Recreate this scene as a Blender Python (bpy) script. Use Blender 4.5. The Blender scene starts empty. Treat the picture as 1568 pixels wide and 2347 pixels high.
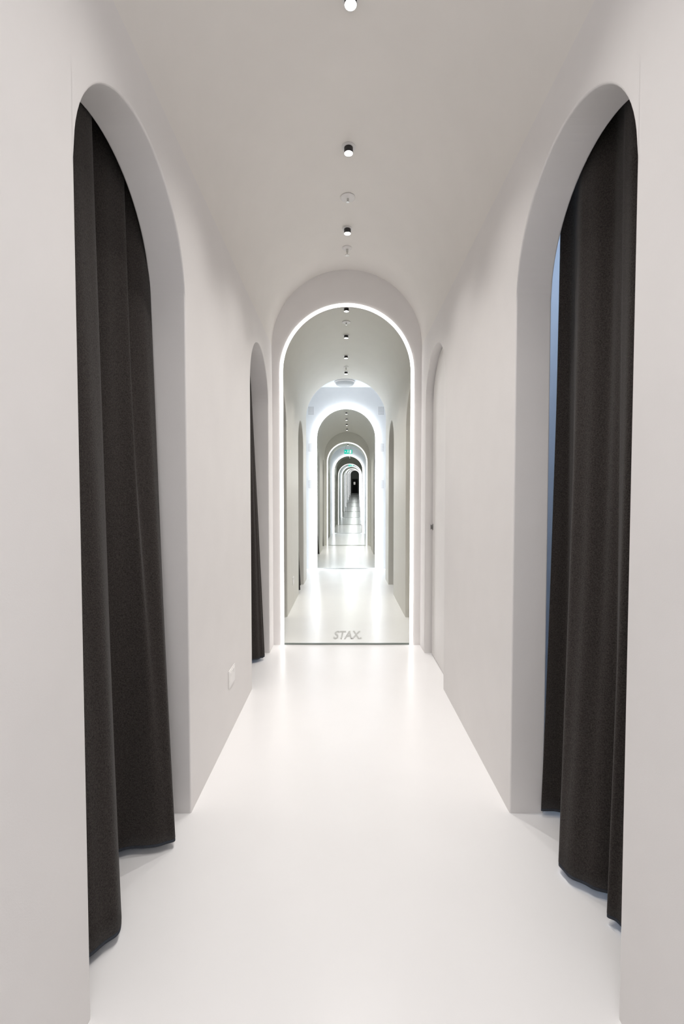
import bpy, bmesh, math, random
from mathutils import Vector
random.seed(4)
S = bpy.context.scene
COL = S.collection
S.view_settings.view_transform = 'Standard'
PI = math.pi
CX, HW, ZS = 0.0235, 0.5625, 2.27          # corridor axis, half width, vault springing
CROWN = ZS + HW
H_VEST, W_VEST = 2.95, 1.0
ARCH_R, ARCH_Z = 0.32, 1.785               # side arches
NEAR = (0.94, 1.581); FAR = (2.66, 3.30)

def dxy(Y):  # bends the repeated corridors as slightly tilted mirrors would
    if Y <= 3.5: return 0.0, 0.0
    dx = .00095*(min(Y, 19.5)-3.5)**2 + .0304*max(0, Y-19.5)
    dz = .002*(min(Y, 27.5)-11.5)**2 + .064*max(0, Y-27.5) if Y > 11.5 else 0
    return dx, dz
def warp(p):
    a, b = dxy(p[1]); return (p[0]+a, p[1], p[2]+b)

# ---------------------------------------------------------------- materials
def mat(name, rgb, rough=.6, spec=.5, var=.03, scale=8, bump=0, bscale=200, coat=0, sheen=0, metal=0):
    m = bpy.data.materials.new(name); m.use_nodes = True
    nt = m.node_tree; b = nt.nodes['Principled BSDF']
    b.inputs['Roughness'].default_value = rough
    b.inputs['Specular IOR Level'].default_value = spec
    b.inputs['Metallic'].default_value = metal
    if coat: b.inputs['Coat Weight'].default_value = coat; b.inputs['Coat Roughness'].default_value = .12
    if sheen: b.inputs['Sheen Weight'].default_value = sheen; b.inputs['Sheen Roughness'].default_value = .5
    tc = nt.nodes.new('ShaderNodeTexCoord')
    n = nt.nodes.new('ShaderNodeTexNoise'); n.inputs['Scale'].default_value = scale; n.inputs['Detail'].default_value = 4
    r = nt.nodes.new('ShaderNodeValToRGB')
    r.color_ramp.elements[0].position = .3; r.color_ramp.elements[1].position = .7
    r.color_ramp.elements[0].color = (*[c*(1-var) for c in rgb], 1)
    r.color_ramp.elements[1].color = (*[min(1, c*(1+var)) for c in rgb], 1)
    nt.links.new(tc.outputs['Object'], n.inputs['Vector'])
    nt.links.new(n.outputs['Fac'], r.inputs['Fac'])
    nt.links.new(r.outputs['Color'], b.inputs['Base Color'])
    if bump:
        n2 = nt.nodes.new('ShaderNodeTexNoise'); n2.inputs['Scale'].default_value = bscale
        bp = nt.nodes.new('ShaderNodeBump'); bp.inputs['Strength'].default_value = bump; bp.inputs['Distance'].default_value = .002
        nt.links.new(tc.outputs['Object'], n2.inputs['Vector'])
        nt.links.new(n2.outputs['Fac'], bp.inputs['Height']); nt.links.new(bp.outputs['Normal'], b.inputs['Normal'])
    return m
def emis(name, rgb, s, base=None):
    m = bpy.data.materials.new(name); m.use_nodes = True
    b = m.node_tree.nodes['Principled BSDF']
    b.inputs['Base Color'].default_value = (*(base or rgb), 1)
    b.inputs['Emission Color'].default_value = (*rgb, 1); b.inputs['Emission Strength'].default_value = s
    return m
WALLC = [(.82,.795,.782), (.77,.755,.70), (.73,.725,.67), (.64,.65,.59), (.55,.565,.51), (.51,.53,.48), (.46,.48,.44), (.42,.43,.40), (.38,.39,.36), (.34,.35,.33), (.30,.31,.29), (.26,.26,.25), (.22,.22,.21)]  # deeper entries darker and greener: mirror tint and dimming put into the colour
M_wall = [mat('wall_paint_depth_tint_%d' % i, c, .55, .3, .012, 6, .05, 350) for i, c in enumerate(WALLC)]
M_vault = mat('vault_paint', (.85,.82,.785), .55, .3, .012, 6, .05, 350)
FLC = [(.89,.878,.875), (.84,.84,.82), (.80,.81,.785), (.73,.745,.725), (.66,.68,.66), (.59,.61,.59), (.52,.54,.52), (.45,.46,.45), (.38,.39,.38)]  # floor darkens per segment, reflection loss painted in
M_floor = [mat('epoxy_floor_depth_tint_%d' % i, c, .27, .5, .012, 3, .03, 60) for i, c in enumerate(FLC)]
M_vest = [mat('vestibule_paint_depth_tint_%d' % i, c, .5, .3, .01) for i, c in enumerate([(.82,.83,.85), (.80,.82,.84), (.68,.70,.71), (.58,.60,.60), (.5,.52,.52), (.42,.44,.44), (.36,.37,.37)])]  # later vestibules carry the same dimming with depth in their colour
M_room = mat('fitting_room_paint', (.72,.75,.79), .6, .3, .01)
M_curtain = mat('dark_curtain_cloth', (.043,.037,.034), 1.0, .06, .46, 300, .7, 520, sheen=.10)
M_hem = mat('curtain_hem_bluelit', (.05,.056,.068), .9, .2, .1, 100)  # blue light at the curtain foot put into the hem colour
M_rail = mat('rail_metal', (.35,.35,.36), .4, .5, .02, metal=.8)
M_black = mat('black_metal', (.018,.016,.017), .45, .5, .05)
M_grey = mat('grey_metal', (.16,.155,.15), .4, .5, .05)
M_white = mat('white_plastic', (.82,.80,.79), .4, .5, .01)
M_plate = mat('outlet_plastic', (.88,.86,.845), .4, .4, .01)
M_door = mat('door_paint', (.86,.835,.82), .45, .4, .01)
M_chrome = mat('chrome', (.6,.6,.58), .25, .5, .02, metal=1)
M_line = mat('glass_edge_dark_green', (.18,.21,.19), .3, .5, .05)
M_line2 = mat('glass_edge_pale_green', (.38,.42,.39), .3, .5, .05)
M_letter = mat('frosted_lettering', (.56,.565,.545), .6, .2, .02)
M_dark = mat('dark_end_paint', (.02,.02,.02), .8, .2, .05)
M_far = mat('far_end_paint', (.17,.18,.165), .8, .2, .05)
M_dot = mat('vent_hole', (.30,.30,.31), .8, .1, .02)
E_led = [emis('led_strip_white_%d' % j, (1,.99,.99), e) for j, e in enumerate((4.5, 2.6, 1.8, 1.3, 1.1, 1, 1))]  # strength stepped down with depth to imitate mirror falloff
E_halo = [emis('led_halo_white_%d' % j, (.93,.965,1), e) for j, e in enumerate((17, 10, 6, 4, 3, 2))]  # halo glow weakened level by level, same imitated falloff
E_lens = emis('spot_lens', (1,.98,.95), 8)
E_disc = emis('ceiling_disc', (.85,.88,.92), .05, (.45,.47,.48))
E_green = emis('exit_green', (.003,.62,.46), 1.0, (.0,.04,.03))
E_pict = emis('exit_white', (.9,1,.97), .8, (.3,.3,.3))
E_pale = emis('far_pale_glow', (1,.95,.9), .3)  # glow for a pale blob, not a real window

# ---------------------------------------------------------------- mesh helpers
class MB:
    def __init__(s): s.v = []; s.f = []
    def quad(s, *pts):
        n = len(s.v); s.v += [tuple(p) for p in pts]; s.f.append(tuple(range(n, n+len(pts)))); return s
    def box(s, a, b):
        n = len(s.v)
        for x in (a[0], b[0]):
            for y in (a[1], b[1]):
                for z in (a[2], b[2]): s.v.append((x, y, z))
        s.f += [tuple(n+i for i in q) for q in ((0,1,3,2),(4,6,7,5),(0,4,5,1),(2,3,7,6),(0,2,6,4),(1,5,7,3))]; return s
    def lathe(s, prof, n=32):                 # (r,z) profile round local z
        b = len(s.v)
        for r, z in prof:
            for i in range(n):
                a = 2*PI*i/n; s.v.append((r*math.cos(a), r*math.sin(a), z))
        for j in range(len(prof)-1):
            for i in range(n):
                s.f.append((b+j*n+i, b+j*n+(i+1) % n, b+(j+1)*n+(i+1) % n, b+(j+1)*n+i))
        return s
    def build(s, name, m, parent=None, w=False, smooth=False, merge=True, off=(0,0,0)):
        vs = [warp(p) for p in s.v] if w else s.v
        vs = [(p[0]-off[0], p[1]-off[1], p[2]-off[2]) for p in vs]
        me = bpy.data.meshes.new(name); me.from_pydata(vs, [], s.f); me.update()
        bm = bmesh.new(); bm.from_mesh(me)
        if merge: bmesh.ops.remove_doubles(bm, verts=bm.verts, dist=1e-5)
        bmesh.ops.recalc_face_normals(bm, faces=bm.faces); bm.to_mesh(me); bm.free()
        if smooth:
            for p in me.polygons: p.use_smooth = True
        me.materials.append(m)
        o = bpy.data.objects.new(name, me); COL.objects.link(o)
        if parent: o.parent = parent
        o.location = off if not parent else (0,0,0)
        return o
def struct(o): o['kind'] = 'structure'; return o
def tag(o, label, cat, group=None):
    o['label'] = label; o['category'] = cat
    if group: o['group'] = group
    return o
def thing(name, loc, label, cat, group=None):
    o = bpy.data.objects.new(name, None); COL.objects.link(o); o.location = loc; o.empty_display_size = .05
    return tag(o, label, cat, group)
def copy_tree(o, loc, label, scale=None, skip=()):
    r = o.copy(); COL.objects.link(r); r.location = loc; r['label'] = label
    if scale: r.scale = scale
    for ch in list(o.children):
        if ch.name.split('.')[0] in skip: continue
        c = ch.copy(); COL.objects.link(c); c.parent = r
        for g in list(ch.children):
            d = g.copy(); COL.objects.link(d); d.parent = c
    return r

# outer outlines as rays from the arch centre
def ray_circle(ro): return lambda c, s, zs: ro
def ray_profile(c, s, zs):
    a = zs-ZS; t = -a*s+math.sqrt(max(0, a*a*s*s-a*a+HW*HW))
    if zs+t*s < ZS and abs(c) > 1e-6: t = HW/abs(c)
    return t
def ray_box(hw, H):
    def f(c, s, zs):
        t = 1e9
        if abs(c) > 1e-6: t = hw/abs(c)
        if s > 1e-6: t = min(t, (H-zs)/s)
        return t
    return f
def arch_panel(mb, r, zs, ray, ohw, y0, y1, N=64):
    ins = [(-r, 0)]; out = [(-ohw, 0)]
    angs = [PI-PI*i/N for i in range(N+1)]
    if ohw == W_VEST:
        angs = sorted(set(angs+[math.atan2(H_VEST-zs, W_VEST), PI-math.atan2(H_VEST-zs, W_VEST)]), reverse=True)
    for a in angs:
        c, s = math.cos(a), max(0, math.sin(a)); t = ray(c, s, zs)
        ins.append((r*c, zs+r*s)); out.append((t*c, zs+t*s))
    ins.append((r, 0)); out.append((ohw, 0))
    P = lambda q, y: (CX+q[0], y, q[1])
    for i in range(len(ins)-1):
        a, b, c, d = ins[i], ins[i+1], out[i+1], out[i]
        mb.quad(P(a,y0), P(b,y0), P(c,y0), P(d,y0)); mb.quad(P(a,y1), P(b,y1), P(c,y1), P(d,y1))
        mb.quad(P(a,y0), P(b,y0), P(b,y1), P(a,y1)); mb.quad(P(d,y0), P(c,y0), P(c,y1), P(d,y1))
    for a, d in ((ins[0], out[0]), (ins[-1], out[-1])):
        mb.quad(P(a,y0), P(d,y0), P(d,y1), P(a,y1))
    return mb

def fmap(k):
    return (lambda Y: Y+4*k) if k % 2 == 0 else (lambda Y: 4*k+3-Y)

TH = .12
def side_wall(k, sgn):
    f = fmap(k); mb = MB(); xi = CX+sgn*HW; xo = xi+sgn*TH
    brk = [.5, NEAR[0], NEAR[1], FAR[0], FAR[1], 3.5]
    for x in (xi, xo):
        for j in (0, 2, 4):
            ys = [brk[j], brk[j+1]]
            if j == 2: ys = [brk[2]+(brk[3]-brk[2])*i/3 for i in range(4)]
            for a, b in zip(ys[:-1], ys[1:]):
                mb.quad((x,f(a),0), (x,f(b),0), (x,f(b),ARCH_Z), (x,f(a),ARCH_Z))
                mb.quad((x,f(a),ARCH_Z), (x,f(b),ARCH_Z), (x,f(b),ZS), (x,f(a),ZS))
    N = 40
    for (a, b) in (NEAR, FAR):
        m = (a+b)/2; r = (b-a)/2
        pts = [(m-r*math.cos(PI*i/N), ARCH_Z+r*math.sin(PI*i/N)) for i in range(N+1)]
        for p, q in zip(pts[:-1], pts[1:]):
            for x in (xi, xo):
                mb.quad((x,f(p[0]),p[1]), (x,f(q[0]),q[1]), (x,f(q[0]),ZS), (x,f(p[0]),ZS))
            mb.quad((xi,f(p[0]),p[1]), (xi,f(q[0]),q[1]), (xo,f(q[0]),q[1]), (xo,f(p[0]),p[1]))
        for y in (a, b):
            mb.quad((xi,f(y),0), (xi,f(y),ARCH_Z), (xo,f(y),ARCH_Z), (xo,f(y),0))
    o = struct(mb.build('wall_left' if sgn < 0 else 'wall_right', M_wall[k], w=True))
    if k < 2:
        bv = o.modifiers.new('bevel', 'BEVEL'); bv.width = .005; bv.segments = 3; bv.limit_method = 'ANGLE'; bv.angle_limit = math.radians(50)
    return o
def vault(k):
    f = fmap(k); mb = MB(); N = 64
    ys = [.5+3*i/6 for i in range(7)]
    for a, b in zip(ys[:-1], ys[1:]):
        for i in range(N):
            t0, t1 = PI*i/N, PI*(i+1)/N
            P = lambda t, y: (CX+HW*math.cos(t), f(y), ZS+HW*math.sin(t))
            mb.quad(P(t0,a), P(t1,a), P(t1,b), P(t0,b))
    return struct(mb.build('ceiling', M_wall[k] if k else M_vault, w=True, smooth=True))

NK = 13  # segments past the end arch are added in place of mirror reflections
for k in range(NK):
    side_wall(k, -1); side_wall(k, 1); vault(k)
# floors
def floor(i, y0, y1):
    mb = MB(); n = int((y1-y0)/.5)+1
    for j in range(n):
        a = y0+(y1-y0)*j/n; b = y0+(y1-y0)*(j+1)/n
        mb.quad((-1.8,a,0), (1.85,a,0), (1.85,b,0), (-1.8,b,0))
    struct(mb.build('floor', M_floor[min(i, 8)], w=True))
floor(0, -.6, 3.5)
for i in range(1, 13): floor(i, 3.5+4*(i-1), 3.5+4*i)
# vestibules
def vestibule(y0, y1, m, back=False):
    mb = MB(); n = 2
    for s, nm in ((-1, 'wall_left'), (1, 'wall_right')):
        w = MB()
        for j in range(n):
            a = y0+(y1-y0)*j/n; b = y0+(y1-y0)*(j+1)/n; x = CX+s*W_VEST
            w.quad((x,a,0), (x,b,0), (x,b,H_VEST), (x,a,H_VEST))
        struct(w.build(nm, m, w=True))
    for j in range(n):
        a = y0+(y1-y0)*j/n; b = y0+(y1-y0)*(j+1)/n
        mb.quad((CX-W_VEST,a,H_VEST), (CX+W_VEST,a,H_VEST), (CX+W_VEST,b,H_VEST), (CX-W_VEST,b,H_VEST))
    struct(mb.build('ceiling', m, w=True))
def closure(y, m):
    struct(arch_panel(MB(), HW, ZS, ray_box(W_VEST, H_VEST), W_VEST, y-.005, y+.005).build('wall_end', m, w=True))
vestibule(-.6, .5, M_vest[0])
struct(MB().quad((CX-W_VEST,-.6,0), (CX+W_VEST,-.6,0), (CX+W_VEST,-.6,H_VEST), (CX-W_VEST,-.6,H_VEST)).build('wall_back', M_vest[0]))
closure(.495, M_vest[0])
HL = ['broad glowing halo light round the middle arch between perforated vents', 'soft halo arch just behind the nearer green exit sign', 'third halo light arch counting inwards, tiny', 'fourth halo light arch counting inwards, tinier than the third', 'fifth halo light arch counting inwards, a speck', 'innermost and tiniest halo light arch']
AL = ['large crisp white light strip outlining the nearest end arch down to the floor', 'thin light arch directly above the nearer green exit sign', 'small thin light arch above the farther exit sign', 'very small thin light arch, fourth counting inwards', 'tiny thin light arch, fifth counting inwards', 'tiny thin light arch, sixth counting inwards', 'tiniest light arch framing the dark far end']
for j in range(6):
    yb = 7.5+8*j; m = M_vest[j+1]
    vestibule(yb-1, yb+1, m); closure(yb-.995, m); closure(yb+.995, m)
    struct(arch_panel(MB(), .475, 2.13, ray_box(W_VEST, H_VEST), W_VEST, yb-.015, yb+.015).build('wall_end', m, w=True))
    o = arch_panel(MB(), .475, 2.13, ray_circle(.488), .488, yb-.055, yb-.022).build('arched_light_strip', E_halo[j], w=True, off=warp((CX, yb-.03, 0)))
    tag(o, HL[j], 'light', 'arched light strips')
    struct(MB().box((CX-.47, yb-.01, 0), (CX+.47, yb+.01, .010)).build('trim_%d' % (j+10), M_vest[2], w=True))
for j in range(7):
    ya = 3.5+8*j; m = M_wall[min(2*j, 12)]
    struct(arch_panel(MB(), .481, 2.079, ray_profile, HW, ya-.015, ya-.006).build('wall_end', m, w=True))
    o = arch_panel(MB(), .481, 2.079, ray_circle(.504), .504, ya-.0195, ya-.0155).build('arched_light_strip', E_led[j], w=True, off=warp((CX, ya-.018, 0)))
    tag(o, AL[j], 'light', 'arched light strips')
    struct(MB().box((CX-.480, ya-.008, 0), (CX+.480, ya+.006, .010)).build('trim_%d' % (j+1), M_line if j == 0 else M_line2, w=True))

# far dark end
YE = 52.3; ed = dxy(YE)
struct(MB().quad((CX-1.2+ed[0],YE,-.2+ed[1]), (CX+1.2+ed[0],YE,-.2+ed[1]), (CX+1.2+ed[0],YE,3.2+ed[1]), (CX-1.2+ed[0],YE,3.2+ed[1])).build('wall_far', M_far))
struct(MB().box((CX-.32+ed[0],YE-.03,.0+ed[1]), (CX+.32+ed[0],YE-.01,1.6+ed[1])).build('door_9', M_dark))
struct(MB().box((CX-.14+ed[0],YE-.05,.95+ed[1]), (CX+.06+ed[0],YE-.031,1.25+ed[1])).build('pale_patch_1', E_pale))  # added glowing patch for the pale blob inside the dark end

# fitting rooms
def room(k, sgn, y0, y1):
    f = fmap(k); x0 = CX+sgn*(HW+TH); x1 = CX+sgn*1.65; H = 2.40
    mb = MB()
    mb.quad((x1,f(y0),0), (x1,f(y1),0), (x1,f(y1),H), (x1,f(y0),H))
    for y in (y0, y1): mb.quad((x0,f(y),0), (x1,f(y),0), (x1,f(y),H), (x0,f(y),H))
    mb.quad((x0,f(y0),H), (x1,f(y0),H), (x1,f(y1),H), (x0,f(y1),H))
    struct(mb.build('wall_fitting_room', M_room, w=True))
for k in (0, 1):
    room(k, -1, .70, 1.85); room(k, 1, .70, 1.85); room(k, -1, 2.45, 3.45)

# ---------------------------------------------------------------- curtains
def catmull(P, n):
    out = []; m = len(P)-1
    for i in range(n+1):
        t = i/n*m; j = min(int(t), m-1); u = t-j
        p0, p1, p2, p3 = P[max(j-1,0)], P[j], P[j+1], P[min(j+2,m)]
        out.append(tuple(.5*((2*p1[d])+(-p0[d]+p2[d])*u+(2*p0[d]-5*p1[d]+4*p2[d]-p3[d])*u*u+(-p0[d]+3*p1[d]-3*p2[d]+p3[d])*u**3) for d in (0,1)))
    return out
ZT, ZB = 2.36, .022
def curtain(label, top, bot, pw=1.3, seed=0):
    T = catmull(top, 220); B = catmull(bot, 220)
    cx = sum(p[0] for p in T)/len(T); cy = sum(p[1] for p in T)/len(T); off = (cx, cy, 0)
    root = thing('curtain', off, label, 'curtain', 'dark fitting room curtains')
    R = 48
    sg = 1 if cx > 0 else -1
    def P(i, t):
        e = t**pw; u = i/(len(T)-1)
        rip = .0028*(math.sin(u*74+seed+.8*math.sin(t*5+seed))+.9*math.sin(u*41+2*seed+t*2))*min(1, .25+t*1.2)
        return (T[i][0]*(1-e)+B[i][0]*e+sg*rip+sg*.003*min(1, .3+t), T[i][1]*(1-e)+B[i][1]*e+.5*rip, ZT+(ZB-ZT)*t)
    def sheet(t0, t1, rows, nm, m, thick):
        mb = MB(); n = len(T)
        for j in range(rows+1):
            for i in range(n): mb.v.append(P(i, t0+(t1-t0)*j/rows))
        for j in range(rows):
            for i in range(n-1): mb.f.append((j*n+i, j*n+i+1, (j+1)*n+i+1, (j+1)*n+i))
        o = mb.build(nm, m, root, smooth=True, merge=False, off=off)
        sd = o.modifiers.new('solid', 'SOLIDIFY'); sd.thickness = thick; sd.offset = 0
        return o
    sheet(0, .996, R, 'fabric', M_curtain, .004)
    sheet(.996, 1.0, 1, 'hem', M_hem, .003)
    ys = [p[1] for p in T]
    MB().box((cx-.015, min(ys)-.02, ZT-.002), (cx+.015, max(ys)+.02, 2.40)).build('rail', M_rail, root, off=off)
    return root
c_l = curtain('black curtain with two deep folds filling the large left arch',
 [(-.73,.78),(-.69,.86),(-.73,.94),(-.71,1.02),(-.69,1.10),(-.675,1.18),(-.675,1.25),(-.70,1.29),(-.735,1.32),(-.70,1.39),(-.685,1.455),(-.735,1.49),(-.685,1.56),(-.685,1.62),(-.71,1.66),(-.73,1.70),(-.71,1.74)],
 [(-.73,.80),(-.69,.88),(-.72,.96),(-.64,1.02),(-.585,1.065),(-.565,1.11),(-.575,1.15),(-.65,1.22),(-.71,1.30),(-.69,1.375),(-.62,1.392),(-.553,1.405),(-.537,1.425),(-.56,1.45),(-.665,1.49),(-.70,1.54),(-.69,1.60)], pw=1.15, seed=1)
c_r = curtain('black curtain with several narrow folds in the large right arch, blue gap beside it',
 [(.744,1.602),(.752,1.591),(.768,1.565),(.755,1.52),(.73,1.46),(.725,1.41),(.74,1.36),(.768,1.32),(.755,1.27),(.73,1.22),(.728,1.17),(.76,1.12),(.745,1.06),(.76,1.0),(.74,.95),(.76,.88),(.74,.82)],
 [(.685,1.562),(.73,1.558),(.775,1.535),(.74,1.45),(.67,1.36),(.635,1.315),(.65,1.275),(.69,1.245),(.73,1.215),(.72,1.18),(.685,1.155),(.70,1.13),(.74,1.09),(.76,1.03),(.74,.97),(.76,.90),(.74,.84)], pw=1.7, seed=2)
c_f = curtain('narrow strip of black curtain flaring at the hem in the smaller left arch',
 [(-.71,2.62),(-.68,2.70),(-.71,2.78),(-.68,2.88),(-.71,2.98),(-.70,3.06),(-.685,3.14),(-.682,3.20),(-.685,3.25),(-.70,3.30),(-.71,3.34),(-.69,3.38)],
 [(-.71,2.62),(-.68,2.72),(-.71,2.82),(-.68,2.92),(-.69,3.0),(-.64,3.06),(-.58,3.11),(-.552,3.14),(-.565,3.17),(-.62,3.20),(-.685,3.25),(-.70,3.32)], pw=.78, seed=3)
deep = {1: 'beyond the first lit arch', 2: 'beyond the glowing halo arch', 3: 'beyond the thin arch with the exit sign', 4: 'beyond the second halo arch'}
for k in (1, 2, 3, 4):
    f = fmap(k)
    for src, nm in ((c_l, 'wider black curtain in the left wall'), (c_r, 'black curtain in the right wall'), (c_f, 'narrow black curtain in the left wall')):
        y = f(src.location.y); a, b = dxy(y)
        copy_tree(src, (src.location.x+a, y, b), nm+' '+deep[k], (1, -1 if k % 2 else 1, 1))

# ---------------------------------------------------------------- door in the small right arch
def arch_slab(mb, x0, x1, ya, yb, z0, zc, N=40):
    m = (ya+yb)/2; r = (yb-ya)/2
    pts = [(ya, z0)]+[(m-r*math.cos(PI*i/N), zc+r*math.sin(PI*i/N)) for i in range(N+1)]+[(yb, z0)]
    n = len(mb.v); L = len(pts)
    for x in (x0, x1): mb.v += [(x, y, z) for y, z in pts]
    mb.f.append(tuple(range(n, n+L))); mb.f.append(tuple(range(n+L, n+2*L)))
    for i in range(L):
        j = (i+1) % L; mb.f.append((n+i, n+j, n+L+j, n+L+i))
    return mb
XR = CX+HW
d = struct(arch_slab(MB(), XR+.05, XR+.09, FAR[0]+.003, FAR[1]-.022, .006, ARCH_Z-.003).build('door_1', M_door))
d['label'] = 'plain white arched door closed in the smaller right arch'
hb = MB().lathe([(0,.0),(.010,.0),(.010,.004),(.006,.006),(.006,.010),(.008,.012),(.008,.016),(0,.017)], 20)
hb.v = [(XR+.05-v[2], 3.262+v[0]*.8, .92+v[1]*2.2) for v in hb.v]
h = hb.build('door_handle', M_grey, None, smooth=True); h.parent = d
for k in (1, 2, 3):
    f = fmap(k)
    ys = sorted((f(FAR[0]+.003), f(FAR[1]-.004)))
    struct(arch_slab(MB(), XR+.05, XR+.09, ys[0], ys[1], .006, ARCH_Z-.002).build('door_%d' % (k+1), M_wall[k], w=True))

# ---------------------------------------------------------------- wall outlet
XL = CX-HW
ot = thing('power_outlet', (XL, 2.17, .265), 'small white power outlet low on the left wall between the two curtained arches', 'outlet', 'wall outlets')
pl = MB().box((0,-.058,-.042), (.004,.058,.042)).build('cover_plate', M_plate, ot)
bv = pl.modifiers.new('b', 'BEVEL'); bv.width = .002; bv.segments = 2
fc = MB().box((.003,-.050,-.034), (.0058,.050,.034)).build('socket_face', M_plate, ot)
bv = fc.modifiers.new('b', 'BEVEL'); bv.width = .0012; bv.segments = 2
for yy in (-.03, .03): MB().box((.0055, yy-.008, .014), (.0075, yy+.008, .028)).build('switch', M_plate, ot)
copy_tree(ot, (XL+dxy(4.83)[0], 4.83, .265), 'tiny white outlet on the left wall beyond the first lit arch')

# ---------------------------------------------------------------- ceiling spots and sprinklers
LY = (.96, 1.63, 2.30, 2.97)
lamp = thing('ceiling_spotlight', (CX, LY[1], CROWN), 'bright ceiling spotlight cut off by the top edge of the photo', 'light', 'ceiling spotlights')
MB().lathe([(.021,-.0005),(.034,-.0015),(.034,-.004),(.021,-.005)]).build('trim_ring', M_white, lamp, smooth=False)
MB().lathe([(0,.0),(.0215,.0),(.0215,-.031),(.0207,-.032),(.0205,-.031)]).build('housing', M_black, lamp)
MB().lathe([(0,-.0335),(.010,-.0330),(.0206,-.0305)]).build('lens', E_lens, lamp, smooth=True)
def spot(e):
    sl = bpy.data.lights.new('spot_beam', 'SPOT'); sl.energy = e; sl.color = (1,.97,.94); sl.spot_size = math.radians(89); sl.spot_blend = 1; sl.shadow_soft_size = .02
    return sl
SPOTS = [spot(e) for e in (50, 50, 50, 42, 36)]
so = bpy.data.objects.new('spot_beam', SPOTS[0]); COL.objects.link(so); so.parent = lamp; so.location = (0,0,-.05)
names0 = {LY[2]: 'small black ceiling spotlight with lit lens, nearer than the flat sprinkler', LY[3]: 'small black ceiling spotlight between the two sprinkler heads', LY[0]: 'ceiling spotlight above the foreground, beyond the top edge'}
for y, lb in names0.items(): copy_tree(lamp, (CX, y, CROWN), lb)
wh = ['nearest', 'second', 'third', 'fourth']
for k in (1, 2, 3, 4):
    f = fmap(k); ys = sorted(f(y) for y in LY)
    for i, y in enumerate(ys):
        y += .13 if k == 1 else 0
        a, b = dxy(y)
        r = copy_tree(lamp, (CX+a, y, CROWN+b), '%s tiny ceiling spotlight %s' % (wh[i], deep[k]))
        for c in r.children:
            if c.type == 'LIGHT': c.data = SPOTS[k]
sp = thing('sprinkler_head', (CX, 2.67, CROWN), 'flat round sprinkler plate with short pin between two ceiling spotlights', 'sprinkler', 'ceiling sprinklers')
MB().lathe([(0,-.002),(.041,-.002),(.042,-.004),(.036,-.007),(.012,-.008),(0,-.008)]).build('cover_plate', M_white, sp)
MB().lathe([(0,-.007),(.006,-.008),(.006,-.022),(.003,-.026),(0,-.026)], 16).build('pin', M_chrome, sp)
MB().lathe([(0,-.026),(.008,-.026),(.008,-.028),(0,-.028)], 16).build('deflector', M_chrome, sp)
sp2 = thing('sprinkler_head', (CX, 3.19, CROWN), 'hanging sprinkler head with long pin just above the lit end arch', 'sprinkler', 'ceiling sprinklers')
MB().lathe([(0,-.001),(.032,-.001),(.033,-.004),(.026,-.008),(.012,-.010),(0,-.010)]).build('cover_plate', M_white, sp2)
MB().lathe([(0,-.008),(.008,-.010),(.007,-.030),(.004,-.034),(.004,-.050),(0,-.050)], 16).build('pin', M_chrome, sp2)
MB().lathe([(0,-.050),(.016,-.050),(.016,-.053),(0,-.053)], 16).build('deflector', M_chrome, sp2)
copy_tree(sp, (CX+dxy(4.48)[0], 4.48, CROWN), 'flat sprinkler plate between the first two tiny spotlights beyond the lit arch')
copy_tree(sp2, (CX+dxy(5.95)[0], 5.95, CROWN), 'tiny hanging sprinkler near the last spotlight beyond the lit arch')

# ---------------------------------------------------------------- vestibule disc, vents, exit signs
a, b = dxy(7.12)
dl = thing('ceiling_light', (CX+a-.02, 7.12, H_VEST), 'round shallow dish light on the ceiling above the glowing halo arch', 'light')
MB().lathe([(.0,0),(.155,0),(.16,-.012),(.15,-.022),(.145,-.022)], 48).build('rim', M_white, dl)
MB().lathe([(.148,-.02),(.13,-.05),(.09,-.066),(0,-.072)], 48).build('diffuser', E_disc, dl, smooth=True)
a, b = dxy(7.48)
vent = None
hn = ['top', 'middle', 'bottom']
for s, sn in ((-1, 'left'), (1, 'right')):
    for i, z in enumerate((2.575, 1.98, 1.385)):
        lb = '%s perforated square vent to the %s of the glowing halo arch' % (hn[i], sn)
        loc = (CX+a+s*.568, 7.485, z)
        if vent is None:
            vent = thing('perforated_vent', loc, lb, 'vent', 'perforated vents beside the halo arch')
            MB().box((-.052,-.003,-.075), (.052,0,.075)).build('panel', M_vest[0], vent)
            q = MB()
            for u in range(5):
                for v in range(7):
                    x, zz = -.038+.019*u, -.057+.019*v; n = len(q.v)
                    q.v += [(x+.006*math.cos(PI*t/4), -.0035, zz+.006*math.sin(PI*t/4)) for t in range(8)]; q.f.append(tuple(range(n, n+8)))
            q.build('hole_grid', M_dot, vent, merge=False)
        else: copy_tree(vent, loc, lb)
a, b = dxy(14.8)
ex = thing('exit_sign', (CX+a, 14.8, 2.685+b), 'nearer green exit sign with white running figure hanging inside the thin arch', 'exit sign', 'green exit signs')
MB().box((-.13,-.018,-.066), (.13,.018,.066)).build('sign_box', E_green, ex)
q = MB()
def flat(pts): q.quad(*[(x, -.0195, z) for x, z in pts])
flat([(.045,-.055),(.10,-.055),(.10,.055),(.045,.055)])                                     # doorway
flat([(-.012+.013*math.cos(PI*t/5), .040+.013*math.sin(PI*t/5)) for t in range(10)])           # head
flat([(-.022,.024),(.006,.022),(-.004,-.012),(-.028,-.006)])                                  # body
flat([(-.004,-.012),(.026,-.022),(.024,-.055),(.014,-.055),(.014,-.028),(-.018,-.014)])        # front leg
flat([(-.028,-.006),(-.014,-.012),(-.030,-.036),(-.058,-.036),(-.058,-.027),(-.036,-.027)])    # rear leg
flat([(.004,.022),(.030,.004),(.038,.010),(.004,.032)])                                        # arm
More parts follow.
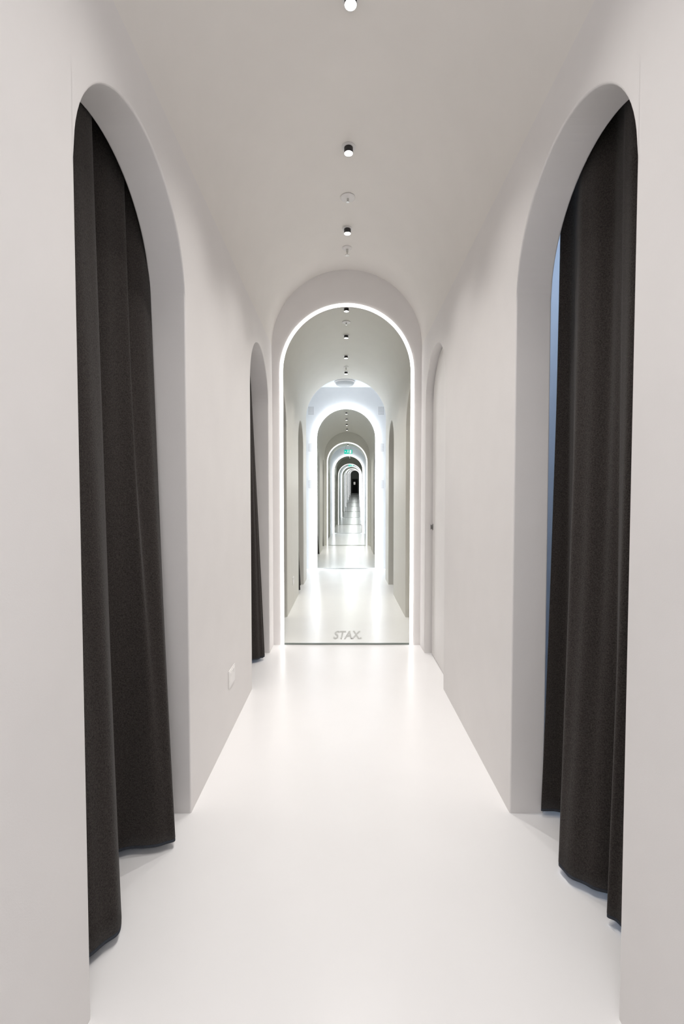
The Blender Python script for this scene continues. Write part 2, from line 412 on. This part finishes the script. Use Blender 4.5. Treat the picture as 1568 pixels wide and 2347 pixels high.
flat([(-.115,0),(-.09,.022),(-.09,.008),(-.068,.008),(-.068,-.008),(-.09,-.008),(-.09,-.022)])  # arrow
q.build('pictogram', E_pict, ex, merge=False)
for x in (-.08, .08): MB().box((x-.004,-.004,.064), (x+.004,.004,H_VEST-2.685)).build('hanger_rod', M_chrome, ex)
a, b = dxy(22.8); copy_tree(ex, (CX+a, 22.8, 2.66+b), 'farther and smaller green exit sign deep in the row of arches')

# ---------------------------------------------------------------- lettering
cu = bpy.data.curves.new('lettering', 'FONT'); cu.body = 'STAX.'; cu.shear = .25; cu.offset = .022; cu.align_x = 'CENTER'; cu.size = 1; cu.extrude = .0
tmp = bpy.data.objects.new('tmp_text', cu); COL.objects.link(tmp)
bpy.context.view_layer.update()
me = bpy.data.meshes.new_from_object(tmp.evaluated_get(bpy.context.evaluated_depsgraph_get()))
bpy.data.objects.remove(tmp)
xs = [v.co.x for v in me.vertices]; ys = [v.co.y for v in me.vertices]
for v in me.vertices:
    v.co.x = (v.co.x-(min(xs)+max(xs))/2)/(max(xs)-min(xs))*.228
    v.co.y = (v.co.y-min(ys))/(max(ys)-min(ys))*.235; v.co.z = 0
me.materials.clear(); me.materials.append(M_letter)
lt = bpy.data.objects.new('lettering', me); COL.objects.link(lt); lt.location = (CX+.006, 3.635, .0015)
tag(lt, 'faint grey slanted shop lettering at the foot of the large lit arch', 'lettering')

# ---------------------------------------------------------------- lights
def point(loc, e, col=(1,1,1), r=.1):
    l = bpy.data.lights.new('unseen_light', 'POINT'); l.energy = e; l.color = col; l.shadow_soft_size = r
    o = bpy.data.objects.new('unseen_light', l); COL.objects.link(o); o.location = warp(loc); return o
point((CX, -.25, 1.45), 16, (1,.97,.96), .3)  # added fill behind the camera, no fixture
point((CX, 7.0, 1.5), 3.0, (.94,.97,1), .15)  # added point below the dish light to brighten the vestibule
point((CX, 8.1, 1.5), 3.0, (.94,.97,1), .15)  # added fill on the far side of the halo arch, no fixture
for j in (1, 2, 3, 4, 5): point((CX, 7.0+8*j, 1.8), 7, (.92,.97,1), .1)  # added fill in each deeper vestibule, no fixture
for k in (5, 6, 7, 8, 9, 10, 11, 12): point((CX, fmap(k)(2.0), 2.4), 17, (.95,1,.96), .1)  # one added point per deep corridor, standing in for its spotlights
point((1.25, 1.45, 2.1), 6.5, (.60,.76,1), .1)
point((-1.2, 1.35, 2.1), 1.0, (.5,.7,1), .1)
point((-1.2, 3.0, 2.1), 5, (.52,.72,1), .1)
w = bpy.data.worlds.new('world'); S.world = w; w.use_nodes = True
w.node_tree.nodes['Background'].inputs[0].default_value = (.9,.95,1,1); w.node_tree.nodes['Background'].inputs[1].default_value = .02

# ---------------------------------------------------------------- camera
F = 1050
cam = bpy.data.cameras.new('camera'); cam.sensor_width = 36; cam.lens = F/2347*36; cam.clip_start = .02
cam.shift_x = -4/2347; cam.shift_y = 13.2/2347
co = bpy.data.objects.new('camera', cam); COL.objects.link(co)
co.location = (0, 0, 1.1); co.rotation_euler = (math.radians(88), 0, 0)
S.camera = co
